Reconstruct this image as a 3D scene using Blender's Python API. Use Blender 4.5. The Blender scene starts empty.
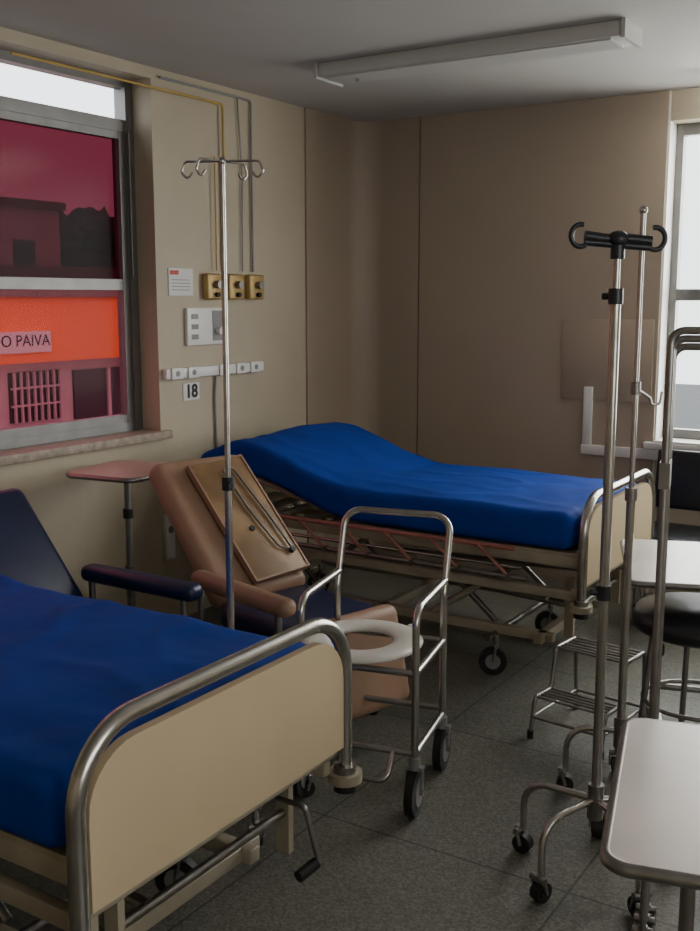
import bpy, bmesh, math, random
from mathutils import Vector, Matrix, Euler, noise
random.seed(3)
S = bpy.context.scene

# ------------------------------------------------------------ materials
def mat(name, col, rough=0.5, metal=0.0, nscale=8.0, namt=0.12, bump=0.0, bscale=60.0, coat=0.0, spec=0.5):
    m = bpy.data.materials.new(name); m.use_nodes = True
    nt = m.node_tree; N = nt.nodes; L = nt.links
    b = N['Principled BSDF']
    b.inputs['Roughness'].default_value = rough
    b.inputs['Metallic'].default_value = metal
    b.inputs['Specular IOR Level'].default_value = spec
    if coat: b.inputs['Coat Weight'].default_value = coat
    tc = N.new('ShaderNodeTexCoord')
    nz = N.new('ShaderNodeTexNoise'); nz.inputs['Scale'].default_value = nscale; nz.inputs['Detail'].default_value = 5
    L.new(tc.outputs['Object'], nz.inputs['Vector'])
    cr = N.new('ShaderNodeValToRGB')
    cr.color_ramp.elements[0].position = 0.3; cr.color_ramp.elements[1].position = 0.7
    cr.color_ramp.elements[0].color = (*[c*(1-namt) for c in col], 1)
    cr.color_ramp.elements[1].color = (*[min(1, c*(1+namt)) for c in col], 1)
    L.new(nz.outputs['Fac'], cr.inputs['Fac']); L.new(cr.outputs['Color'], b.inputs['Base Color'])
    if bump:
        n2 = N.new('ShaderNodeTexNoise'); n2.inputs['Scale'].default_value = bscale; n2.inputs['Detail'].default_value = 4
        L.new(tc.outputs['Object'], n2.inputs['Vector'])
        bp = N.new('ShaderNodeBump'); bp.inputs['Strength'].default_value = bump; bp.inputs['Distance'].default_value = 0.02
        L.new(n2.outputs['Fac'], bp.inputs['Height']); L.new(bp.outputs['Normal'], b.inputs['Normal'])
    return m

def glass(name, tint, refl=0.06):
    m = bpy.data.materials.new(name); m.use_nodes = True
    nt = m.node_tree; N = nt.nodes; L = nt.links
    for n in list(N):
        if n.type != 'OUTPUT_MATERIAL': N.remove(n)
    out = [n for n in N if n.type == 'OUTPUT_MATERIAL'][0]
    t = N.new('ShaderNodeBsdfTransparent'); t.inputs['Color'].default_value = (*tint, 1)
    g = N.new('ShaderNodeBsdfGlossy'); g.inputs['Roughness'].default_value = 0.15
    mx = N.new('ShaderNodeMixShader'); mx.inputs['Fac'].default_value = refl
    L.new(t.outputs[0], mx.inputs[1]); L.new(g.outputs[0], mx.inputs[2]); L.new(mx.outputs[0], out.inputs['Surface'])
    return m

M = {}
M['wall'] = mat('wall_paint_cream', (0.48, 0.415, 0.305), 0.6, nscale=1.5, namt=0.08, bump=0.08, bscale=25)
M['panel'] = mat('wall_cladding_beige', (0.385, 0.315, 0.24), 0.5, nscale=1.0, namt=0.05, bump=0.03, bscale=15)
M['panel_edge'] = mat('panel_joint', (0.10, 0.075, 0.05), 0.6)
M['ceil'] = mat('ceiling_paint', (0.50, 0.485, 0.45), 0.8, nscale=1.2, namt=0.05)
M['chrome'] = mat('brushed_steel', (0.50, 0.48, 0.45), 0.27, 1.0, nscale=20, namt=0.1)
M['steel'] = mat('dull_steel', (0.30, 0.285, 0.27), 0.4, 1.0, nscale=20, namt=0.15)
M['alu'] = mat('aluminium_frame', (0.22, 0.215, 0.21), 0.45, 0.6, nscale=10, namt=0.1)
M['cream'] = mat('cream_laminate', (0.58, 0.46, 0.29), 0.42, nscale=3, namt=0.05)
M['creammetal'] = mat('cream_enamel', (0.36, 0.315, 0.23), 0.4, nscale=6, namt=0.18)
M['pink'] = mat('worn_red_rail', (0.40, 0.16, 0.13), 0.45, 0.2, nscale=12, namt=0.2)
M['blue'] = mat('blue_sheet', (0.003, 0.042, 0.30), 0.75, nscale=5, namt=0.12, bump=0.3, bscale=6, spec=.2)
M['navy'] = mat('navy_vinyl', (0.009, 0.017, 0.06), 0.38, nscale=6, namt=0.2, bump=0.05)
M['tan'] = mat('tan_vinyl', (0.34, 0.205, 0.135), 0.45, nscale=4, namt=0.14, bump=0.06, bscale=80)
M['black'] = mat('black_rubber', (0.012, 0.012, 0.013), 0.5)
M['blackpl'] = mat('black_plastic', (0.014, 0.016, 0.020), 0.38)
M['grey'] = mat('grey_plastic', (0.25, 0.25, 0.25), 0.5)
M['white'] = mat('white_plastic', (0.80, 0.79, 0.76), 0.35, nscale=6, namt=0.03)
M['seat'] = mat('seat_plastic', (0.70, 0.67, 0.61), 0.35, nscale=6, namt=0.03)
M['paper'] = mat('paper_white', (0.75, 0.74, 0.72), 0.7, namt=0.03)
M['tabletop'] = mat('laminate_top', (0.58, 0.51, 0.45), 0.27, nscale=4, namt=0.1)
M['pinktop'] = mat('pink_laminate', (0.50, 0.34, 0.28), 0.35, nscale=4, namt=0.06)
M['yellow'] = mat('yellow_pipe', (0.50, 0.33, 0.07), 0.45)
M['brass'] = mat('valve_brass', (0.45, 0.31, 0.12), 0.45, 0.3)
M['red'] = mat('red_plastic', (0.5, 0.03, 0.02), 0.5)
M['ink'] = mat('ink_black', (0.01, 0.01, 0.01), 0.6)
M['sill'] = mat('stone_sill', (0.34, 0.28, 0.22), 0.5, nscale=30, namt=0.25)
M['diff'] = mat('lamp_diffuser', (0.50, 0.49, 0.46), 0.5, namt=0.03)

def woodmat():
    m = mat('plywood', (0.42, 0.24, 0.10), 0.5)
    nt = m.node_tree; N = nt.nodes; L = nt.links
    w = N.new('ShaderNodeTexWave'); w.inputs['Scale'].default_value = 5; w.inputs['Distortion'].default_value = 6
    w.inputs['Detail'].default_value = 4
    tc = [n for n in N if n.type == 'TEX_COORD'][0]
    L.new(tc.outputs['Object'], w.inputs['Vector'])
    cr = N.new('ShaderNodeValToRGB')
    cr.color_ramp.elements[0].color = (0.22, 0.13, 0.06, 1); cr.color_ramp.elements[1].color = (0.38, 0.24, 0.12, 1)
    L.new(w.outputs['Fac'], cr.inputs['Fac']); L.new(cr.outputs['Color'], N['Principled BSDF'].inputs['Base Color'])
    return m
M['wood'] = woodmat()

def terrazzo():
    m = bpy.data.materials.new('terrazzo_floor'); m.use_nodes = True
    nt = m.node_tree; N = nt.nodes; L = nt.links; b = N['Principled BSDF']
    tc = N.new('ShaderNodeTexCoord')
    v = N.new('ShaderNodeTexVoronoi'); v.inputs['Scale'].default_value = 150
    L.new(tc.outputs['Object'], v.inputs['Vector'])
    cr = N.new('ShaderNodeValToRGB')
    e = cr.color_ramp.elements
    e[0].position = 0.0; e[0].color = (0.10, 0.10, 0.083, 1)
    e[1].position = 1.0; e[1].color = (0.22, 0.22, 0.19, 1)
    x = e.new(0.5); x.color = (0.155, 0.155, 0.13, 1)
    sep = N.new('ShaderNodeSeparateColor')
    L.new(v.outputs['Color'], sep.inputs[0]); L.new(sep.outputs[0], cr.inputs['Fac'])
    n1 = N.new('ShaderNodeTexNoise'); n1.inputs['Scale'].default_value = 1.7; n1.inputs['Detail'].default_value = 7
    L.new(tc.outputs['Object'], n1.inputs['Vector'])
    mr = N.new('ShaderNodeMapRange'); mr.inputs[1].default_value = 0.3; mr.inputs[2].default_value = 0.7
    mr.inputs[3].default_value = 0.78; mr.inputs[4].default_value = 1.12
    L.new(n1.outputs['Fac'], mr.inputs[0])
    mul = N.new('ShaderNodeMix'); mul.data_type = 'RGBA'; mul.blend_type = 'MULTIPLY'; mul.inputs[0].default_value = 1
    L.new(cr.outputs['Color'], mul.inputs[6]); L.new(mr.outputs[0], mul.inputs[7])
    mp = N.new('ShaderNodeMapping'); mp.inputs['Location'].default_value = (.10, -.12, 0)
    L.new(tc.outputs['Object'], mp.inputs['Vector'])
    br = N.new('ShaderNodeTexBrick'); br.offset = 0
    br.inputs['Scale'].default_value = 1; br.inputs['Brick Width'].default_value = .8; br.inputs['Row Height'].default_value = .8
    br.inputs['Mortar Size'].default_value = 0.004; br.inputs['Color1'].default_value = (1, 1, 1, 1)
    br.inputs['Color2'].default_value = (.93, .93, .93, 1); br.inputs['Mortar'].default_value = (0.4, 0.4, 0.4, 1)
    L.new(mp.outputs['Vector'], br.inputs['Vector'])
    mu2 = N.new('ShaderNodeMix'); mu2.data_type = 'RGBA'; mu2.blend_type = 'MULTIPLY'; mu2.inputs[0].default_value = 1
    L.new(mul.outputs[2], mu2.inputs[6]); L.new(br.outputs['Color'], mu2.inputs[7])
    L.new(mu2.outputs[2], b.inputs['Base Color'])
    b.inputs['Roughness'].default_value = 0.4
    return m
M['floor'] = terrazzo()

def emis(name, col, s):
    m = mat(name, col, .5, namt=.02)
    b = m.node_tree.nodes['Principled BSDF']; b.inputs['Emission Color'].default_value = (*col, 1); b.inputs['Emission Strength'].default_value = s
    return m

# ------------------------------------------------------------ builder
def fillet(pts, r, n=6):
    pts = [Vector(p) for p in pts]
    if r <= 0 or len(pts) < 3: return pts
    out = [pts[0]]
    for i in range(1, len(pts)-1):
        a, b, c = pts[i-1], pts[i], pts[i+1]
        u = (a-b); v = (c-b); lu, lv = u.length, v.length
        u.normalize(); v.normalize()
        ang = u.angle(v, math.pi)
        if ang > math.pi-0.02: out.append(b); continue
        d = min(r/math.tan(ang/2), lu*0.49, lv*0.49)
        rr = d*math.tan(ang/2)
        p0 = b+u*d; p1 = b+v*d
        cen = b+(u+v).normalized()*(rr/math.sin(ang/2))
        w0 = p0-cen; w1 = p1-cen
        th = w0.angle(w1, 0)
        for k in range(n+1):
            f = k/n
            if th < 1e-4: out.append(p0.lerp(p1, f)); continue
            out.append(cen+(w0*math.sin((1-f)*th)+w1*math.sin(f*th))/math.sin(th))
    out.append(pts[-1])
    return out

class B:
    def __init__(s): s.v = []; s.f = []; s.m = []; s.sm = []; s.mats = []
    def mi(s, m):
        if m not in s.mats: s.mats.append(m)
        return s.mats.index(m)
    def add(s, vs, fs, m, smooth=False):
        o = len(s.v); s.v += [tuple(v) for v in vs]; i = s.mi(m)
        for f in fs: s.f.append([o+k for k in f]); s.m.append(i); s.sm.append(smooth)
    def box(s, c, size, m, rot=None, bev=0.0, seg=2, smooth=None):
        bm = bmesh.new(); bmesh.ops.create_cube(bm, size=1)
        for v in bm.verts: v.co = Vector((v.co.x*size[0], v.co.y*size[1], v.co.z*size[2]))
        if bev > 0: bmesh.ops.bevel(bm, geom=list(bm.edges), offset=min(bev, min(size)*0.49), segments=seg, affect='EDGES', profile=0.5)
        R = Euler([math.radians(a) for a in rot]).to_matrix() if rot else Matrix.Identity(3)
        bm.verts.index_update()
        s.add([R@v.co+Vector(c) for v in bm.verts], [[v.index for v in f.verts] for f in bm.faces], m, (bev > 0) if smooth is None else smooth)
        bm.free()
    def b2(s, lo, hi, m, bev=0.0):
        s.box([(a+b)/2 for a, b in zip(lo, hi)], [b-a for a, b in zip(lo, hi)], m, bev=bev)
    def tube(s, pts, r, m, fr=0.0, seg=10, closed=False, n=6, caps=True):
        P = fillet(pts, fr, n) if not closed else [Vector(p) for p in pts]
        Q = [P[0]]
        for p in P[1:]:
            if (p-Q[-1]).length > 1e-5: Q.append(p)
        P = Q; k = len(P)
        T = []
        for i in range(k):
            if closed: t = P[(i+1) % k]-P[i-1]
            elif i == 0: t = P[1]-P[0]
            elif i == k-1: t = P[-1]-P[-2]
            else: t = (P[i+1]-P[i]).normalized()+(P[i]-P[i-1]).normalized()
            T.append(t.normalized())
        nrm = T[0].orthogonal().normalized()
        vs = []
        for i in range(k):
            nrm = (nrm-T[i]*nrm.dot(T[i])).normalized(); bn = T[i].cross(nrm)
            for j in range(seg):
                a = 2*math.pi*j/seg
                vs.append(P[i]+nrm*math.cos(a)*r+bn*math.sin(a)*r)
        fs = []
        for i in range(k if closed else k-1):
            i2 = (i+1) % k
            for j in range(seg):
                j2 = (j+1) % seg
                fs.append([i*seg+j, i*seg+j2, i2*seg+j2, i2*seg+j])
        s.add(vs, fs, m, True)
        if not closed and caps:
            s.add(vs[:seg], [list(range(seg))[::-1]], m); s.add(vs[-seg:], [list(range(seg))], m)
    def cyl(s, a, b, r, m, seg=16): s.tube([a, b], r, m, seg=seg)
    def prism(s, poly, z0, z1, m, M4=None):
        n = len(poly)
        vs = [Vector((p[0], p[1], z0)) for p in poly]+[Vector((p[0], p[1], z1)) for p in poly]
        if M4: vs = [M4@v for v in vs]
        fs = [list(range(n))[::-1], [n+i for i in range(n)]]+[[i, (i+1) % n, n+(i+1) % n, n+i] for i in range(n)]
        s.add(vs, fs, m)
    def ball(s, c, r, m, sub=2, sc=(1, 1, 1), jit=0):
        bm = bmesh.new(); bmesh.ops.create_icosphere(bm, subdivisions=sub, radius=r)
        bm.verts.index_update()
        vs = []
        for v in bm.verts:
            co = v.co.copy()
            if jit: co *= 1+jit*noise.noise(co*3/r+Vector(c))
            vs.append(Vector((co.x*sc[0], co.y*sc[1], co.z*sc[2]))+Vector(c))
        s.add(vs, [[v.index for v in f.verts] for f in bm.faces], m, True); bm.free()
    def make(s, name, loc=(0, 0, 0), yaw=0, parent=None):
        me = bpy.data.meshes.new(name); me.from_pydata(s.v, [], s.f)
        for m in s.mats: me.materials.append(m)
        for i, p in enumerate(me.polygons): p.material_index = s.m[i]; p.use_smooth = s.sm[i]
        me.update()
        bm = bmesh.new(); bm.from_mesh(me); bmesh.ops.recalc_face_normals(bm, faces=bm.faces); bm.to_mesh(me); bm.free()
        o = bpy.data.objects.new(name, me); S.collection.objects.link(o)
        o.location = loc; o.rotation_euler = (0, 0, math.radians(yaw))
        if parent: o.parent = parent
        return o

def text(name, body, loc, rot, size, m, parent=None):
    c = bpy.data.curves.new(name, 'FONT'); c.body = body; c.size = size; c.extrude = 0.001
    c.align_x = 'CENTER'; c.align_y = 'CENTER'; c.materials.append(m)
    o = bpy.data.objects.new(name, c); S.collection.objects.link(o)
    o.location = loc; o.rotation_euler = [math.radians(a) for a in rot]
    if parent: o.parent = parent
    return o

def rrect(x0, y0, x1, y1, r, n=6):
    out = []
    for cx, cy, a0 in ((x1-r, y1-r, 0), (x0+r, y1-r, 90), (x0+r, y0+r, 180), (x1-r, y0+r, 270)):
        for k in range(n+1):
            a = math.radians(a0+90*k/n); out.append((cx+r*math.cos(a), cy+r*math.sin(a)))
    return out

# ------------------------------------------------------------ room
XW, YB, ZC, XR, YF = -3.45, 5.55, 2.65, 1.5, -1.3
b = B(); b.b2((XW-.2, YF-.2, -.1), (XR+.2, YB+.2, 0), M['floor']); b.make('floor')
b = B(); b.b2((XW-.2, YF-.2, ZC), (XR+.2, YB+.2, ZC+.12), M['ceil']); b.make('ceiling')
WY0, WY1, WZ0, WZ1 = 1.9, 3.71, .95, 2.60
b = B()
b.b2((XW-.2, YF, 0), (XW, WY0, ZC), M['wall']); b.b2((XW-.2, WY1, 0), (XW, YB, ZC), M['wall'])
b.b2((XW-.2, WY0, 0), (XW, WY1, WZ0), M['wall']); b.b2((XW-.2, WY0, WZ1), (XW, WY1, ZC), M['wall'])
b.make('wall_left')
BX0, BX1, BZ0, BZ1 = -1.585, 0.6, .84, 2.5
b = B()
b.b2((XW-.2, YB, 0), (BX0, YB+.2, ZC), M['white']); b.b2((BX1, YB, 0), (XR+.2, YB+.2, ZC), M['panel'])  # left part white: the reveal's window brightness is put into its colour
b.b2((BX0, YB, 0), (BX1, YB+.2, BZ0), M['wall']); b.b2((BX0, YB, BZ1), (BX1, YB+.2, ZC), M['wall'])
b.make('wall_back')
RY0, RY1 = -.4, 2.0
b = B()
b.b2((XR, YF, 0), (XR+.2, RY0, ZC), M['wall']); b.b2((XR, RY1, 0), (XR+.2, YB, ZC), M['wall'])
b.b2((XR, RY0, 0), (XR+.2, RY1, 1.0), M['wall']); b.b2((XR, RY0, 2.4), (XR+.2, RY1, ZC), M['wall'])
b.make('wall_right')
b = B(); b.b2((XW-.2, YF-.2, 0), (-1.18, YF, ZC), M['wall']); b.b2((-.07, YF-.2, 0), (XR+.2, YF, ZC), M['wall'])
b.b2((-1.18, YF-.2, 2.18), (-.07, YF, ZC), M['wall']); b.make('wall_front')
b = B(); b.b2((-1.1, YF-.1, 0), (-.15, YF-.06, 2.1), M['cream']); b.b2((-1.17, YF-.15, 0), (-1.1, YF-.01, 2.17), M['alu'])
b.b2((-.15, YF-.15, 0), (-.08, YF-.01, 2.17), M['alu']); b.b2((-1.1, YF-.15, 2.1), (-.15, YF-.01, 2.17), M['alu'])
b.tube([(-.25, YF-.06, 1.0), (-.25, YF-.02, 1.0), (-.38, YF-.02, 1.0)], .01, M['chrome'], .02); b.make('door_1')

b = B()
R = .16; d = .012
prof = [(XW+d, 4.94), (XW+d, YB-R)]
for k in range(1, 13):
    a = math.pi - (math.pi/2)*k/12
    prof.append((XW+d+R-d + (R)*math.cos(a) - 0, YB-R+(R-d)*math.sin(a)))
prof.append((-3.045, YB-d))
back = [(-3.045, YB-.0005), (XW+.0005, YB-.0005), (XW+.0005, 4.94)]
b.prism(prof+back, 0, ZC-.001, M['panel']); b.make('trim_corner_cladding')
b = B(); b.b2((-3.037, YB-d, 0), (BX0-.01, YB-.0005, ZC-.001), M['panel'])
b.b2((-3.045, YB-.004, 0), (-3.037, YB-.0005, ZC-.001), M['panel_edge']); b.make('trim_back_cladding')
b = B(); b.box((-1.87, YB-.0165, 1.27), (.51, .007, .44), M['panel'], bev=.002); b.make('wall_access_panel')
# back window
b = B()
fy = YB+.15
for z in (BZ0+.03, 1.62, BZ1-.03): b.b2((BX0+.001, fy-.026, z-.03), (BX1-.001, fy+.026, z+.03), M['alu'])
for x in (BX0+.02, -.82, -.1, BX1-.02): b.b2((x-.018, fy-.03, BZ0+.001), (x+.018, fy+.03, BZ1-.001), M['alu'])
b.b2((BX0+.001, YB-.05, BZ0+.0005), (BX1-.001, YB+.10, BZ0+.012), M['white'])
b.b2((BX0+.001, fy-.003, BZ0+.001), (BX1-.001, fy+.003, BZ1-.001), glass('clear_glass', (.95, .97, .97), .02))
b.make('window_2')
b = B(); b.b2((BX0-.05, YB-.055, BZ0-.035), (BX1+.05, YB-.013, BZ0), M['white'], .003); b.make('trim_1')
# right window
b = B()
for z in (1.03, 2.37): b.b2((XR+.07, RY0, z-.03), (XR+.13, RY1, z+.03), M['alu'])
for y in (RY0+.03, .53, 1.27, RY1-.03): b.b2((XR+.075, y-.03, 1.0), (XR+.125, y+.03, 2.4), M['alu'])
b.make('window_3')
# left window
b = B()
fx = -3.60
g_up = glass('red_film_glass_upper', (.225, .085, .115), .004)
g_lo = glass('red_film_glass_lower', (.52, .29, .33), .004)
g_cl = glass('transom_glass', (.97, .98, .99), .005)
A = M['alu']
for z, h in ((WZ0+.03, .03), (2.39, .028), (WZ1-.02, .02)): b.b2((fx-.03, WY0+.001, z-h+.001), (fx+.03, WY1-.001, z+h-.001), A)
for y in (WY0+.026, WY1-.026): b.b2((fx-.035, y-.025, WZ0+.001), (fx+.035, y+.025, WZ1-.001), A)
b.b2((fx-.022, WY0+.002, 1.64), (fx+.022, WY1-.002, 1.69), A)
for y in (WY0+.07, WY1-.07):
    b.b2((fx-.02, y-.02, WZ0+.05), (fx+.025, y+.02, 2.37), A)
b.b2((fx-.018, WY0+.002, WZ0+.05), (fx+.023, WY1-.002, WZ0+.10), A)
b.b2((fx-.018, WY0+.002, 2.33), (fx+.023, WY1-.002, 2.37), A)
b.b2((fx-.004, WY0+.01, 1.67), (fx, WY1-.01, 2.39), g_up)
b.b2((fx-.004, WY0+.01, WZ0+.03), (fx, WY1-.01, 1.665), g_lo)
b.b2((fx-.004, WY0+.01, 2.40), (fx, WY1-.01, WZ1-.01), g_cl)
b.tube([(fx+.05, WY1-.05, 1.7), (fx+.05, WY1-.05, 2.36)], .006, A)
b.make('window_1')
b = B(); b.b2((XW-.11, WY0+.002, WZ0+.001), (XW+.035, WY1-.002, WZ0+.02), M['sill'], .004)
b.b2((XW+.001, WY0-.03, WZ0-.02), (XW+.036, WY1+.05, WZ0+.0195), M['sill'], .004); b.make('trim_2')

# ceiling lamp, plus an added lit one out of view
def lamp(name, x0, x1, y0, y1, lit=False):
    b = B()
    b.b2((x0+.01, y0+.01, 2.59), (x1-.01, y1-.01, ZC-.0005), M['diff'], .006)
    b.b2((x0+.06, y0+.03, 2.583), (x1-.06, y1-.03, 2.59), M['diff'])
    b.b2((x0-.005, y0, 2.58), (x0+.012, y1, ZC-.0005), M['diff']); b.b2((x1-.012, y0, 2.58), (x1+.005, y1, ZC-.0005), M['diff'])
    ym = (y0+y1)/2
    if not lit: b.cyl((x0+.16, ym, 2.583), (x0+.16, ym, 2.570), .008, M['grey'])
    else:
        e = emis('added_glow_tube', (1, .96, .90), 45)  # glowing tubes, only for the added unseen fixture
        for yy in (y0+.03, y1-.03):
            b.cyl((x0+.03, yy, 2.555), (x1-.03, yy, 2.555), .014, e, 12)
            for xx in (x0+.02, x1-.02): b.box((xx, yy, 2.565), (.02, .03, .05), M['white'], bev=.003)
    return b.make(name)
lamp('added_glow_light', -2.77, -1.35, 4.05, 4.27)
lamp('added_glow_light', -1.30, -.10, 5.12, 5.30, True)  # unseen lit fixture added to brighten the ceiling and wall by the window

# wall conduits & fixtures
b = B()
b.b2((-1.99, YB-.035, .745), (-1.2, YB-.0125, .80), M['white'], .003); b.b2((-1.985, YB-.034, .80), (-1.935, YB-.0125, 1.12), M['white'], .003)
b.make('cable_trunking')
xw = XW+.012
b = B()
b.tube([(xw+.01, 2.9, 2.555), (xw+.01, 4.20, 2.555), (xw+.01, 4.20, 1.74)], .006, M['yellow'], .02)
b.tube([(xw+.01, 4.13, 2.30), (xw+.01, 4.13, 1.74)], .004, M['yellow'])
b.make('gas_pipe')
b = B()
b.tube([(xw, 3.76, 2.61), (xw, 4.44, 2.61), (xw, 4.44, 1.74)], .006, M['grey'], .02)
b.tube([(xw, 4.33, 2.61), (xw, 4.36, 2.2), (xw, 4.35, 1.74)], .004, M['grey'], .02)
b.make('oxygen_hose')
b = B()
for yy in (4.10, 4.27, 4.44):
    b.box((XW+.0205, yy, 1.66), (.04, .13, .13), M['brass'], bev=.01)
    b.cyl((XW+.04, yy, 1.67), (XW+.07, yy, 1.67), .02, M['steel']); b.cyl((XW+.04, yy, 1.62), (XW+.06, yy, 1.62), .012, M['ink'])
b.make('gas_outlet_panel')
b = B(); b.b2((XW+.0005, 3.79, 1.615), (XW+.006, 3.965, 1.745), M['paper'])
b.b2((XW+.006, 3.80, 1.715), (XW+.0075, 3.86, 1.735), M['red'])
for i in range(4): b.b2((XW+.006, 3.81, 1.64+i*.016), (XW+.0075, 3.94, 1.644+i*.016), M['grey'])
b.make('wall_notice')
b = B(); b.b2((XW+.0005, 3.90, 1.37), (XW+.02, 4.19, 1.555), M['white'], .004)
b.b2((XW+.02, 4.09, 1.39), (XW+.023, 4.17, 1.54), M['grey']); b.cyl((XW+.02, 4.13, 1.44), (XW+.05, 4.13, 1.44), .02, M['white'])
for i in range(3): b.b2((XW+.02, 3.93, 1.40+i*.05), (XW+.022, 3.98, 1.425+i*.05), M['grey'])
b.make('nurse_call_panel')
b = B(); b.b2((XW+.0005, 3.73, 1.215), (XW+.03, 4.50, 1.265), M['white'], .004)
for yy in (3.80, 3.92, 4.16, 4.30, 4.42): b.b2((XW+.03, yy-.04, 1.212), (XW+.04, yy+.04, 1.268), M['white'], .004); b.cyl((XW+.04, yy, 1.24), (XW+.042, yy, 1.24), .014, M['grey'])
b.make('socket_rail')
b = B(); b.b2((XW+.0005, 3.875, 1.10), (XW+.005, 3.995, 1.185), M['paper']); sg = b.make('bed_number_sign')
t_ = text('number_text', '18', (XW+.0065, 3.935, 1.142), (90, 0, 90), .09, M['ink'], sg); t_.data.offset = .003
b = B(); b.tube([(XW+.01, 4.12, 1.21), (XW+.01, 4.11, 1.10), (XW+.01, 4.12, .5), (XW+.01, 4.13, .02)], .006, M['grey'], .05); b.make('cable_cord')
b = B(); b.b2((XW+.0005, 3.70, .33), (XW+.03, 3.76, .55), M['white'], .004); b.cyl((XW+.03, 3.73, .48), (XW+.034, 3.73, .48), .018, M['grey']); b.make('wall_socket')

# ------------------------------------------------------------ beds
def caster(b, x, y, r=.055, m=None, top=.15, ang=0):
    w = .03; ca, sa = math.cos(math.radians(ang)), math.sin(math.radians(ang))
    def P(a, c, z): return (x+a*ca-c*sa, y+a*sa+c*ca, z)
    b.cyl(P(0, -w/2, r), P(0, w/2, r), r, M['black'], 20)
    b.cyl(P(0, -w/2-.003, r), P(0, w/2+.003, r), r*.55, m or M['grey'], 14)
    for c in (-w/2-.006, w/2+.006): b.tube([P(0, c, r), P(.012, c, r*2+.012)], .006, M['steel'])
    b.cyl(P(.012, -w/2-.01, r*2+.012), P(.012, w/2+.01, r*2+.012), .01, M['steel'])
    b.cyl(P(.012, 0, r*2+.01), P(.012, 0, max(top, r*2+.02)), .012, M['steel'])

def mattress(b, xh, xf, y0, y1, zf, th, m, seed=0):
    r = .045; yc, hw = (y0+y1)/2, (y1-y0)/2
    xs = [xh+r*(1-math.cos(math.pi/2*k/6)) for k in range(6)]
    n = 130; xs += [xh+r+(xf-xh-2*r)*k/n for k in range(n+1)]
    xs += [xf-r*(1-math.cos(math.pi/2*k/6)) for k in range(5, -1, -1)]
    rings = []
    for x in xs:
        dd = min(x-xh, xf-x); e = 0
        if dd < r: e = r-math.sqrt(max(0, r*r-(r-dd)**2))
        zt = zf(x); ring = []
        W = hw-e*.8; H = th/2-e*.9; cr = min(.035, H*.9)
        q = rrect(-W, -H, W, H, cr, 5); pts = []
        for k in range(len(q)):
            a = q[k]; c = q[(k+1) % len(q)]
            nn_ = {5: 40, 11: 5, 17: 30, 23: 5}.get(k, 1)
            for j in range(nn_): f = j/nn_; pts.append((a[0]+(c[0]-a[0])*f, a[1]+(c[1]-a[1])*f))
        for (yy, zz) in pts:
            wr = noise.noise(Vector((x*2.2+seed, yy*2.2, 1)))*.012+noise.noise(Vector((x*6+seed, yy*5, 2)))*.004
            rd = 1-abs(noise.noise(Vector((x*2.6+yy*1.4+seed, yy*4.5-x*.8, 7))))*2
            wr += .005*max(0, rd-.55)/.45
            wr += .003*math.sin(42*(x+yy*math.copysign(1, yy))+seed)*max(0, 1-dd/.35)*max(0, (abs(yy)/hw-.4))
            side = noise.noise(Vector((x*3+seed, 5, zz*4)))*.010+.004*noise.noise(Vector((x*14+seed, 5, zz*3)))
            crown = .014*(1-(yy/hw)**2)
            up = (zz+H)/(2*H)
            ring.append(Vector((x, yc+yy+(side*math.copysign(1, yy) if abs(yy) > W-.02 else 0), zt-th/2+zz+(wr+crown)*up)))
        rings.append(ring)
    k = len(rings[0]); vs = [p for rg in rings for p in rg]; fs = []
    for i in range(len(xs)-1):
        for j in range(k): fs.append([i*k+j, i*k+(j+1) % k, (i+1)*k+(j+1) % k, (i+1)*k+j])
    b.add(vs, fs, m, True)
    for rg in (rings[0], rings[-1]): b.add(rg, [list(range(k))], m, False)

def endboard(b, x, ztop, zpan):
    W = .90
    b.tube([(x, 0, .38), (x, 0, ztop), (x, W, ztop), (x, W, .38)], .019, M['chrome'], .15, seg=14, n=10)
    poly = [(.022, zpan)]+[(.022, ztop-.16)]
    for k in range(1, 7):
        a = math.radians(180-90*k/7); poly.append((.15+.128*math.cos(a), ztop-.15+.128*math.sin(a)))
    poly += [(.15, ztop-.022), (W-.15, ztop-.022)]
    for k in range(1, 7):
        a = math.radians(90-90*k/7); poly.append((W-.15+.128*math.cos(a), ztop-.15+.128*math.sin(a)))
    poly += [(W-.022, ztop-.16), (W-.022, zpan)]
    Mx = Matrix(((0, 0, 1, x), (1, 0, 0, 0), (0, 1, 0, 0), (0, 0, 0, 1)))
    poly = [(p[0], zpan+(p[1]-zpan)*.93) for p in poly]
    b.prism(poly, -.011, .011, M['cream'], Mx)
    for y in (0, W):
        b.cyl((x, y, .375), (x, y, .40), .045, M['creammetal'], 20); b.cyl((x, y, .35), (x, y, .375), .03, M['black']); b.cyl((x, y, .40), (x, y, .42), .03, M['steel'])
    b.tube([(x-.03, 0, .45), (x-.03, W, .45)], .015, M['creammetal'])

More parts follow.
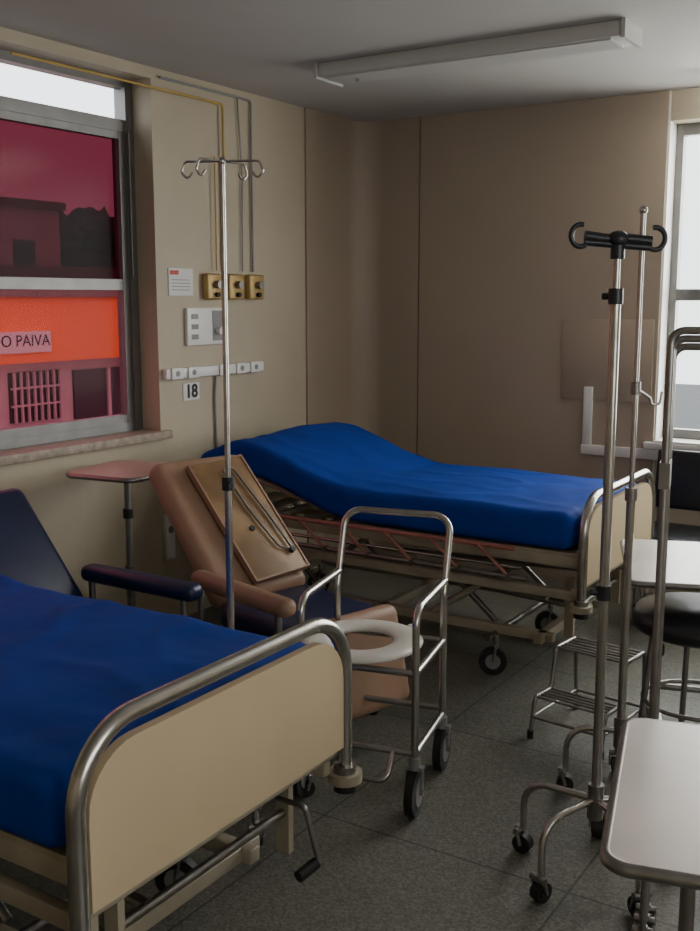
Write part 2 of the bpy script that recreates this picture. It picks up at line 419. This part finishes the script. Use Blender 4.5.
def bed(name, loc, zf, zm, seed):
    b = B(); Lb = 2.02
    endboard(b, 0, .825, .475); endboard(b, -Lb, .72, .475)
    zt = zm-.155
    for y in (.05, .85):
        b.b2((-Lb, y-.02, zt-.07), (0, y+.02, zt-.02), M['creammetal'], .004)
        b.b2((-Lb+.02, y-.015, .40), (-.02, y+.015, .44), M['creammetal'], .004)
    for i in range(12):
        x = -.1-i*.165; b.b2((x-.02, .05, zt-.05), (x+.02, .85, zt-.03), M['creammetal'])
    b.b2((-1.2, .03, zt-.02), (-.03, .87, zt-.008), M['creammetal'])
    b.tube([(-1.1, .08, zt-.01), (-1.72, .08, zf(-1.72)-.17), (-1.72, .82, zf(-1.72)-.17), (-1.1, .82, zt-.01)], .014, M['creammetal'], .02)
    b.tube([(-1.5, .45, .42), (-1.65, .45, zf(-1.65)-.17)], .012, M['steel'])
    mattress(b, -Lb+.04, -.05, -.005, .905, zf, .15, M['blue'], seed)
    for y in (.16, .74):
        b.b2((-1.80, y-.02, .17), (-.17, y+.02, .21), M['creammetal'], .004)
        for x0, x1 in ((-.45, -.75), (-1.35, -1.65)):
            b.tube([(x0, y, .42), (x1, y, .21)], .017, M['creammetal'])
            b.tube([(x1+.05, y+.03, .42), (x0, y+.03, .21)], .014, M['steel'])
    for x in (-.22, -1.0, -1.75): b.b2((x-.02, .10, .17), (x+.02, .80, .21), M['creammetal'], .004)
    b.tube([(-.12, .2, .30), (-.12, .80, .30)], .012, M['steel']); b.tube([(-.12, .3, .30), (-.9, .3, .34)], .016, M['steel'])
    b.tube([(-.12, .70, .36), (-1.2, .70, .32)], .014, M['steel'])
    b.tube([(-.20, .15, .36), (-.55, .6, .25), (-.9, .6, .22)], .010, M['steel'], .05)
    for y in (.2, .8): b.b2((-.14, y-.01, .19), (-.10, y+.01, .45), M['creammetal'])
    for x in (-.42, -1.75):
        for y in (.10, .72): caster(b, x, y, .06, top=.18, ang=25)
        b.tube([(x-.01, .06, .17), (x-.01, .80, .17)], .014, M['steel'])
    for ys in (-.03, .93):
        z1, z0 = zt-.005, zt-.125
        b.tube([(-.28, ys, z1), (-1.78, ys, z1)], .010, M['pink']); b.tube([(-.22, ys, z0), (-1.72, ys, z0)], .011, M['steel'])
        b.tube([(-.25, ys+.012, (z0+z1)/2-.02), (-1.75, ys+.012, (z0+z1)/2-.02)], .007, M['chrome'])
        for k in range(7):
            x = -.30-k*.225
            b.tube([(x, ys, z0), (x-.14, ys-.006*(1 if ys < .5 else -1), z1)], .007, M['pink'])
            b.cyl((x, ys-.012, z0), (x, ys+.012, z0), .014, M['steel'], 10)
        for x in (-.35, -1.6):
            b.b2((x-.02, ys if ys < .5 else .87, z0-.02), (x+.02, .05 if ys < .5 else ys, z0+.01), M['steel'])
    yy, zz = .72, .38
    b.tube([(-.3, yy, zz), (.0, yy, zz), (.03, yy+.015, zz-.14), (.02, yy-.02, zz-.15)], .007, M['steel'], .012)
    b.cyl((.025, yy+.01, zz-.145), (.015, yy-.05, zz-.155), .015, M['black'], 12)
    return b.make(name, loc)

def sstep(a, c, x):
    t = max(0, min(1, (x-a)/(c-a))); return t*t*(3-2*t)
def zfar(x): return .76+.165*sstep(-1.05, -1.72, x)-.08*sstep(-1.72, -2.0, x)
def znear(x): return .725+.05*sstep(-1.1, -1.7, x)
bed('hospital_bed', (-1.36, 3.84, 0), zfar, .76, 1.3)
bed('hospital_bed', (-1.36, 1.21, 0), znear, .725, 7.7)

# ------------------------------------------------------------ recliner
def recliner(name, loc, yaw, cm, seatm, hw, legrest, blen=.68, lean=44, armL=.56, arms=(-1, 1), am=.075):
    b = B()
    la = math.radians(lean)
    dx, dz = -math.sin(la), math.cos(la)
    cx, cz = dx*blen/2, .45+dz*blen/2
    b.box((cx, 0, cz), (.10, hw*2, blen), cm, rot=(0, -lean, 0), bev=.045, seg=5)
    b.box((cx-.045*math.cos(la), 0, cz-.045*math.sin(la)), (.03, hw*2-.06, blen-.08), M['steel'], rot=(0, -lean, 0), bev=.01)
    b.box((.24, 0, .425), (.49, hw*2, .10), seatm, bev=.04, seg=5)
    if legrest:
        b.box((.525, 0, .32), (.085, hw*2, .36), cm, rot=(0, -14, 0), bev=.038, seg=5)
        b.tube([(.44, -hw+.05, .38), (.49, -hw+.05, .16), (.49, hw-.05, .16), (.44, hw-.05, .38)], .01, M['steel'], .02)
    for s in (-1, 1):
        y = s*(hw+.055); L = armL
        if s in arms: b.box((armL/2-.05, y, .575), (armL, am, .065), cm, bev=.030, seg=5)
        else: L = .45; b.box((-.16, y, .40), (.30, .05, .06), cm, rot=(0, -lean+90-10, 0), bev=.024, seg=5)
        zt = .56 if s in arms else .37
        b.tube([(-.02, y, zt), (-.02, y, .03)], .013, M['steel'])
        b.tube([(L-.12, y, zt), (L-.12, y, .03)], .013, M['steel'])
        b.tube([(-.30, y, .05), (-.02, y, .20), (L-.12, y, .20)], .012, M['steel'], .05)
        b.cyl((-.3, y-.012, .03), (-.3, y+.012, .03), .03, M['black'])
        for x in (-.02, L-.12): b.cyl((x, y, 0), (x, y, .035), .018, M['black'])
    for x in (.02, .33): b.tube([(x, -hw-.055, .36), (x, hw+.055, .36)], .012, M['steel'])
    return b.make(name, loc, yaw)
recliner('reclining_armchair', (-2.38, 3.11, 0), -15, M['tan'], M['navy'], .222, True, blen=.67, arms=(-1,))
recliner('reclining_armchair', (-2.86, 2.44, 0), 0, M['navy'], M['navy'], .20, False, blen=.55, lean=40, am=.085)

b = B()
b.box((0, 0, 0), (.020, .27, .56), M['wood'], bev=.004)
for yy in (-.135, .135): b.b2((-.012, yy-.004, -.28), (.014, yy+.004, .28), M['tan'])
for zz in (-.28, .28): b.b2((-.012, -.137, zz-.004), (.014, .137, zz+.004), M['tan'])
b.tube([(.02, .0, .22), (.02, .05, .235), (.02, .085, -.02), (.02, .10, -.20)], .005, M['steel'], .03)
b.tube([(.02, .0, .22), (.02, .01, .02), (.02, .045, -.17), (.02, .10, -.20)], .005, M['steel'], .03)
b.cyl((.013, .095, -.2), (.03, .095, -.2), .012, M['blackpl'])
b.cyl((.010, -.02, -.06), (.016, -.02, -.06), .012, M['ink'])
bd = b.make('wooden_board')
la = math.radians(44)
lp = Vector((-math.sin(la)*.325+.078*math.cos(la), .055, .45+math.cos(la)*.325+.078*math.sin(la)))
bd.matrix_world = Matrix.Translation((-2.38, 3.11, 0)) @ Matrix.Rotation(math.radians(-15), 4, 'Z') @ Matrix.Translation(lp) @ Matrix.Rotation(-la, 4, 'Y') @ Matrix.Rotation(math.radians(4), 4, 'X')

# ------------------------------------------------------------ commode chair
b = B(); c = M['chrome']; r = .012
w = .19
b.tube([(-.17, -w, .09), (-.17, -w, .62), (-.255, -w, .872), (-.255, w, .872), (-.17, w, .62), (-.17, w, .09)], r, c, .06, seg=12, n=8)
for s in (-w, w):
    b.tube([(-.185, s, .665), (.17, s, .665), (.17, s, .09)], r, c, .06, seg=12, n=8)
    b.tube([(-.17, s, .20), (.17, s, .20)], .011, c)
    b.tube([(-.17, s, .46), (.17, s, .46)], .011, c)
    for x in (-.17, .17):
        b.cyl((x, s-.014, .075), (x, s+.014, .075), .075, M['black'], 24); b.cyl((x, s-.018, .075), (x, s+.018, .075), .045, M['grey'], 18)
        b.cyl((x, s-.03, .075), (x, s+.03, .075), .009, c)
        for t in (-.024, .024): b.tube([(x, s+t, .075), (x, s+t, .15)], .005, M['grey'])
        b.cyl((x, s, .15), (x, s, .19), .018, M['grey']); b.box((x, s, .155), (.025, .058, .012), M['grey'])
b.tube([(-.17, -w, .46), (-.17, w, .46)], .011, c); b.tube([(.17, -w, .46), (.17, w, .46)], .011, c)
b.tube([(-.17, -w, .22), (-.17, w, .22)], .011, c)
b.tube([(.17, -.12, .20), (.24, -.12, .13), (.24, .12, .13), (.17, .12, .20)], .010, c, .03)
b.tube([(.17, -w, .20), (.17, w, .20)], .010, c)
n = 40; ks = 12; vs = []; fs = []
for i in range(n):
    a = 2*math.pi*i/n; ox, oy = math.cos(a), math.sin(a)
    for j in range(ks):
        t = 2*math.pi*j/ks
        ww = .050*math.cos(t); h = .016*math.sin(t)
        vs.append((.02+ox*(.160+ww), -.035+oy*(.150+ww), .495+h))
for i in range(n):
    for j in range(ks): fs.append([i*ks+j, i*ks+(j+1) % ks, ((i+1) % n)*ks+(j+1) % ks, ((i+1) % n)*ks+j])
b.add(vs, fs, M['seat'], True)
for s in (-.08, .08): b.box((-.175, s, .485), (.05, .04, .025), M['seat'], bev=.006)
b.make('commode_chair', (-1.69, 2.80, 0), -77)

# ------------------------------------------------------------ IV stands
def ivstand(name, loc, yaw, h, kind, nlegs=5, R=.21, hookyaw=0):
    b = B(); c = M['chrome']
    b.cyl((0, 0, .17), (0, 0, .27), .022, M['steel'], 16)
    zmid = {'wire': 1.05, 'plastic': h*.915, 'bare': 1.0}[kind]
    b.tube([(0, 0, .2), (0, 0, zmid)], .0135 if kind != 'wire' else .0115, c, seg=14)
    b.tube([(0, 0, zmid), (0, 0, h)], .0085, c, seg=12)
    b.cyl((0, 0, zmid-.02), (0, 0, zmid+.02), .019, M['blackpl'] if kind != 'bare' else M['steel'], 14)
    if kind != 'bare':
        b.cyl((0, 0, zmid-.0), (.035, 0, zmid-.0), .009, M['blackpl'], 10)
    if kind == 'plastic':
        b.cyl((0, 0, .80), (0, 0, .84), .020, M['blackpl'], 14); b.cyl((0, 0, .82), (.03, .02, .82), .009, M['blackpl'], 10)
    for i in range(nlegs):
        a = 2*math.pi*i/nlegs; ca, sa = math.cos(a), math.sin(a)
        b.tube([(.015*ca, .015*sa, .225), (R*ca, R*sa, .225), (R*ca, R*sa, .07)], .010, c, .09, seg=10)
        caster(b, R*ca, R*sa, .028, M['black'], top=.08, ang=math.degrees(a))
    ha = math.radians(hookyaw-yaw); hx, hy = math.cos(ha), math.sin(ha)
    def P(s, z, o=0): return (s*hx-o*hy, s*hy+o*hx, z)
    if kind == 'plastic':
        p = M['blackpl']
        b.cyl((0, 0, h-.055), (0, 0, h+.012), .018, p, 14)
        b.tube([P(-.085, h+.004), P(-.03, h-.004), P(.03, h-.004), P(.085, h-.010)], .013, p)
        b.tube([P(-.085, h-.012), P(.085, h-.026)], .010, p)
        b.ball((0, 0, h-.005), .028, p, 2, (1, 1, .8))
        for s in (-1, 1):
            zc = h+.004*(1 if s < 0 else -1)
            b.tube([P(s*.07, zc-.008)]+[P(s*(.095+.025*math.cos(math.radians(t))), zc+.028*math.sin(math.radians(t))) for t in range(-130, 121, 18)], .007, p, seg=8)
    elif kind == 'wire':
        for u, L in ((0, .11), (55, .085)):
            for s in (-1, 1):
                a2 = ha+math.radians(u); cx_, sy_ = math.cos(a2), math.sin(a2)
                q = [(0, h), (s*L, h), (s*(L+.012), h-.03), (s*(L-.008), h-.05), (s*(L-.022), h-.03)]
                b.tube([(p_*cx_, p_*sy_, z) for p_, z in q], .0035, c, .014, seg=8)
        b.ball((0, 0, h), .012, c)
    else:
        b.ball((0, 0, h), .013, c)
        zz = h-.53
        b.cyl((0, 0, zz-.02), (0, 0, zz+.02), .015, M['steel'])
        b.tube([P(0, zz), P(.045, zz-.03), P(.05, zz-.05), P(.075, zz-.05), P(.08, zz-.01)], .004, c, .01, seg=8)
    return b.make(name, loc, yaw)
ivstand('iv_stand', (-.875, 2.645, 0), 178, 1.755, 'plastic', 5, .215, 32)
ivstand('iv_stand', (-.965, 3.14, 0), -160, 1.86, 'bare', 4, .17, 32)
ivstand('iv_stand', (-1.965, 2.40, 0), -36, 1.99, 'wire', 4, .24, 25)

# ------------------------------------------------------------ tables
def overbed(name, loc, yaw, sx, sy, h, topm, r=.03):
    b = B()
    b.prism(rrect(-sx/2, -sy/2, sx/2, sy/2, r), h-.022, h, topm)
    b.tube([(p[0], p[1], h-.011) for p in rrect(-sx/2, -sy/2, sx/2, sy/2, r)], .0115, M['steel'], closed=True, seg=8)
    b.box((0, 0, h-.03), (sx*.8, .04, .02), M['steel'])
    x = -sx/2+.12
    for y in (-.10, -.02, .06): b.tube([(x, y, .1), (x, y, h-.03)], .011, M['steel'])
    b.box((x, -.02, h*.55), (.04, .20, .05), M['blackpl'], bev=.01)
    b.box((x, 0, .10), (.05, sy*.85, .03), M['steel'], bev=.005)
    for y in (-sy*.4, sy*.4):
        b.tube([(x, y, .10), (x+sx*.62, y, .09)], .014, M['steel'])
        for xx in (x-.0, x+sx*.6): caster(b, xx, y, .025, M['black'], top=.09)
    return b.make(name, loc, yaw)
def place_table(name, A, Bp, width, h, m, r):
    A = Vector((*A, 0)); Bp = Vector((*Bp, 0)); yv = (A-Bp); L = yv.length; yv.normalize(); xv = Vector((yv.y, -yv.x, 0))
    c = (A+Bp)/2+xv*width/2
    return overbed(name, (c.x, c.y, 0), math.degrees(math.atan2(xv.y, xv.x)), width, L, h, m, r)
place_table('overbed_table', (-.57, 1.90), (-.435, 1.37), .75, .80, M['tabletop'], .035)
place_table('overbed_table', (-1.235, 3.93), (-1.015, 3.34), .62, .67, M['tabletop'], .03)

b = B(); h = .885
b.prism(rrect(-.18, -.20, .18, .20, .06), h-.02, h, M['pinktop'])
b.tube([(p[0], p[1], h-.012) for p in rrect(-.18, -.20, .18, .20, .06)], .010, M['steel'], closed=True, seg=8)
b.box((0, 0, h-.035), (.2, .05, .03), M['steel'])
b.tube([(0, 0, .1), (0, 0, h-.03)], .014, M['steel']); b.cyl((0, 0, .67), (0, 0, .71), .022, M['blackpl'])
b.tube([(0, 0, .46), (0, 0, .12)], .02, M['steel'])
for a in (45, 135, 225, 315):
    ca, sa = math.cos(math.radians(a)), math.sin(math.radians(a))
    b.tube([(0, 0, .12), (.15*ca, .15*sa, .07)], .012, M['steel']); caster(b, .15*ca, .15*sa, .025, M['black'], .07, a)
b.make('side_table', (-3.15, 3.17, 0), 8)

# black-seated stool with tubular legs
b = B()
pr = [(0, .46), (.22, .46), (.235, .475), (.235, .505), (.22, .53), (0, .54)]
n = 32; vs = [(q*math.cos(2*math.pi*i/n), q*math.sin(2*math.pi*i/n), z) for q, z in pr[1:-1] for i in range(n)]
fs = [[k*n+i, k*n+(i+1) % n, (k+1)*n+(i+1) % n, (k+1)*n+i] for k in range(3) for i in range(n)]
b.add(vs, fs+[list(range(n)), [3*n+i for i in range(n)]], M['blackpl'], True)
for i in range(4):
    a = math.pi/4+i*math.pi/2-.3; ca, sa = math.cos(a), math.sin(a)
    b.tube([(.16*ca, .16*sa, .46), (.20*ca, .20*sa, .012)], .011, M['steel']); b.cyl((.20*ca, .20*sa, 0), (.20*ca, .20*sa, .03), .016, M['black'])
b.tube([(.185*math.cos(2*math.pi*i/24), .185*math.sin(2*math.pi*i/24), .20) for i in range(24)], .008, M['steel'], closed=True)
b.make('round_stool', (-.84, 3.60, 0))

# two-step footstool, wire-frame treads
b = B()
for s in (-.14, .14):
    b.tube([(-.16, s, .012), (-.14, s, .30), (.02, s, .30), (.05, s, .15), (.17, s, .15), (.20, s, .012)], .008, M['steel'], .02)
    b.tube([(-.15, s, .08), (.19, s, .08)], .006, M['steel'])
    for x in (-.16, .20): b.cyl((x, s, 0), (x, s, .03), .012, M['black'])
for x in (-.13, -.10, -.07, -.04, -.01, .015): b.tube([(x, -.14, .30), (x, .14, .30)], .005, M['steel'])
for x in (.06, .085, .11, .135, .165): b.tube([(x, -.14, .15), (x, .14, .15)], .005, M['steel'])
for x in (-.155, .19): b.tube([(x, -.14, .08), (x, .14, .08)], .006, M['steel'])
b.make('step_stool', (-1.22, 3.59, 0), -97)

b = B(); H = 1.53
for k in range(3):
    y = k*.05; L = .46; c = M['steel']
    b.tube([(0, y, .06), (0, y, H-.02*k), (L, y, H-.02*k), (L, y, .06)], .009, c, .03, seg=10)
    b.tube([(0, y, .25), (L, y, .25)], .008, c)
    for x in (0, L): caster(b, x, y, .022, M['black'], .07, 90)
for z in (.45, 1.2):
    b.b2((-.012, -.01, z-.03), (.012, .055, z+.03), M['steel']); b.b2((L-.012, .045, z-.03), (L+.012, .11, z+.03), M['steel'])
b.make('privacy_screen_frame', (-.65, 2.36, 0), 12)

b = B()
b.box((0, 0, .44), (.42, .40, .05), M['blackpl'], bev=.02, seg=3)
b.box((0, .19, .69), (.40, .04, .30), M['blackpl'], rot=(-8, 0, 0), bev=.018, seg=3)
for s in (-.17, .17):
    b.tube([(s, .20, 0), (s, .17, .44), (s, .21, .72)], .012, M['steel'], .05); b.tube([(s, -.18, 0), (s, -.16, .43)], .012, M['steel'])
b.tube([(-.17, -.16, .40), (.17, -.16, .40)], .01, M['steel'])
b.make('visitor_chair', (-1.30, 5.10, 0), 0)

# ------------------------------------------------------------ outside
E = {}
E['fac'] = mat('facade_plaster', (.60, .56, .55), .8, nscale=1.5, namt=.15)
E['or'] = mat('orange_fascia', (.95, .23, .04), .6, nscale=.5, namt=.06)
E['dk'] = mat('dark_opening', (.05, .05, .06), .5)
E['roof'] = mat('roof_tiles', (.22, .17, .15), .8, nscale=3, namt=.3)
E['tree'] = mat('foliage', (.06, .08, .05), .9, nscale=3, namt=.5, bump=.5)
E['grd'] = mat('asphalt', (.10, .10, .10), .9)
b = B(); b.b2((-60, -30, -3.3), (-3.66, 60, -3.2), E['grd']); b.b2((-3.65, 5.76, -3.3), (30, 60, -3.2), E['grd']); b.make('street_ground')
b = B()
b.b2((-13, 2, -3.2), (-9, 16, 1.5), E['fac']); b.b2((-12.9, 2.1, .93), (-8.75, 15.9, 1.62), E['or'])
b.b2((-13.2, 1.9, 1.62), (-8.7, 16.1, 1.68), E['roof'])
b.b2((-9.02, 7.35, .28), (-8.97, 8.05, .82), E['dk'])
for i in range(8): b.b2((-8.96, 7.38+i*.09, .28), (-8.93, 7.40+i*.09, .82), E['fac'])
for z in (.45, .64): b.b2((-8.965, 7.35, z), (-8.935, 8.05, z+.02), E['fac'])
b.b2((-9.02, 8.25, -.8), (-8.97, 9.3, .80), E['dk']); b.b2((-8.97, 8.75, -.8), (-8.94, 8.79, .8), E['fac'])
b.b2((-8.75, 6.6, 1.04), (-8.72, 7.72, 1.26), M['paper'])
sb = b.make('shop_building')
text('shop_sign_text', 'O PAIVA', (-8.715, 7.38, 1.16), (90, 0, 90), .17, M['ink'], sb)
b = B()
b.b2((-22, 6, -3.2), (-16, 14.5, 3.3), E['fac']); b.b2((-22.1, 5.9, 3.3), (-15.9, 14.6, 3.45), E['roof'])
b.b2((-20, 11, 3.4), (-17, 13, 4.2), E['fac'])
for yy in (11.5, 12.6, 13.6): b.b2((-16.02, yy-.25, 2.1), (-15.97, yy+.25, 2.7), E['dk'])
b.make('house_block')
b = B(); b.b2((-15, 2, -3.2), (-14, 26, 2.15), E['roof']); b.make('roof_parapet')
b = B()
for i in range(40):
    b.ball((-18+random.uniform(-.5, .5), 15.7+random.uniform(0, 7), 2.0+random.uniform(-.4, 1.25)), random.uniform(.3, .6), E['tree'], 3, (1, 1, .9), .6)
b.b2((-18.2, 15.4, -3.2), (-18, 24, 1.9), E['tree'])
b.make('tree_row')

# ------------------------------------------------------------ light
w = bpy.data.worlds.new('overcast_sky'); S.world = w; w.use_nodes = True
N = w.node_tree.nodes; L = w.node_tree.links; bg = N['Background']
tc = N.new('ShaderNodeTexCoord'); sx = N.new('ShaderNodeSeparateXYZ'); cr = N.new('ShaderNodeValToRGB')
L.new(tc.outputs['Generated'], sx.inputs[0]); L.new(sx.outputs['Z'], cr.inputs['Fac'])
cr.color_ramp.elements[0].color = (.90, .91, .93, 1); cr.color_ramp.elements[1].color = (.95, .97, 1, 1)
L.new(cr.outputs[0], bg.inputs['Color']); bg.inputs['Strength'].default_value = 3.6

def area(name, loc, direction, sx, sy, p, col):
    l = bpy.data.lights.new(name, 'AREA'); l.shape = 'RECTANGLE'; l.size = sx; l.size_y = sy; l.energy = p; l.color = col
    o = bpy.data.objects.new(name, l); S.collection.objects.link(o); o.location = loc
    o.rotation_euler = Vector(direction).to_track_quat('-Z', 'Y').to_euler()
    return o
area('daylight_back_window', ((BX0+BX1)/2+.1, YB+.45, 1.75), (0, -1, .1), 2.7, 2.1, 140, (1, .97, .92))
area('daylight_right_window', (XR+.35, .8, 1.75), (-1, 0, -.1), 2.4, 1.5, 14, (1, .93, .82))

# ------------------------------------------------------------ camera
cd = bpy.data.cameras.new('camera'); cam = bpy.data.objects.new('camera', cd); S.collection.objects.link(cam)
cd.sensor_fit = 'VERTICAL'; cd.sensor_height = 36; cd.sensor_width = 36; cd.lens = 40.1; cd.clip_start = .05
cam.location = (0, 0, 1.6)
p = math.radians(9.14); y = math.radians(32.5)
F = Vector((-math.sin(y)*math.cos(p), math.cos(y)*math.cos(p), -math.sin(p)))
cam.rotation_euler = F.to_track_quat('-Z', 'Y').to_euler()
S.camera = cam
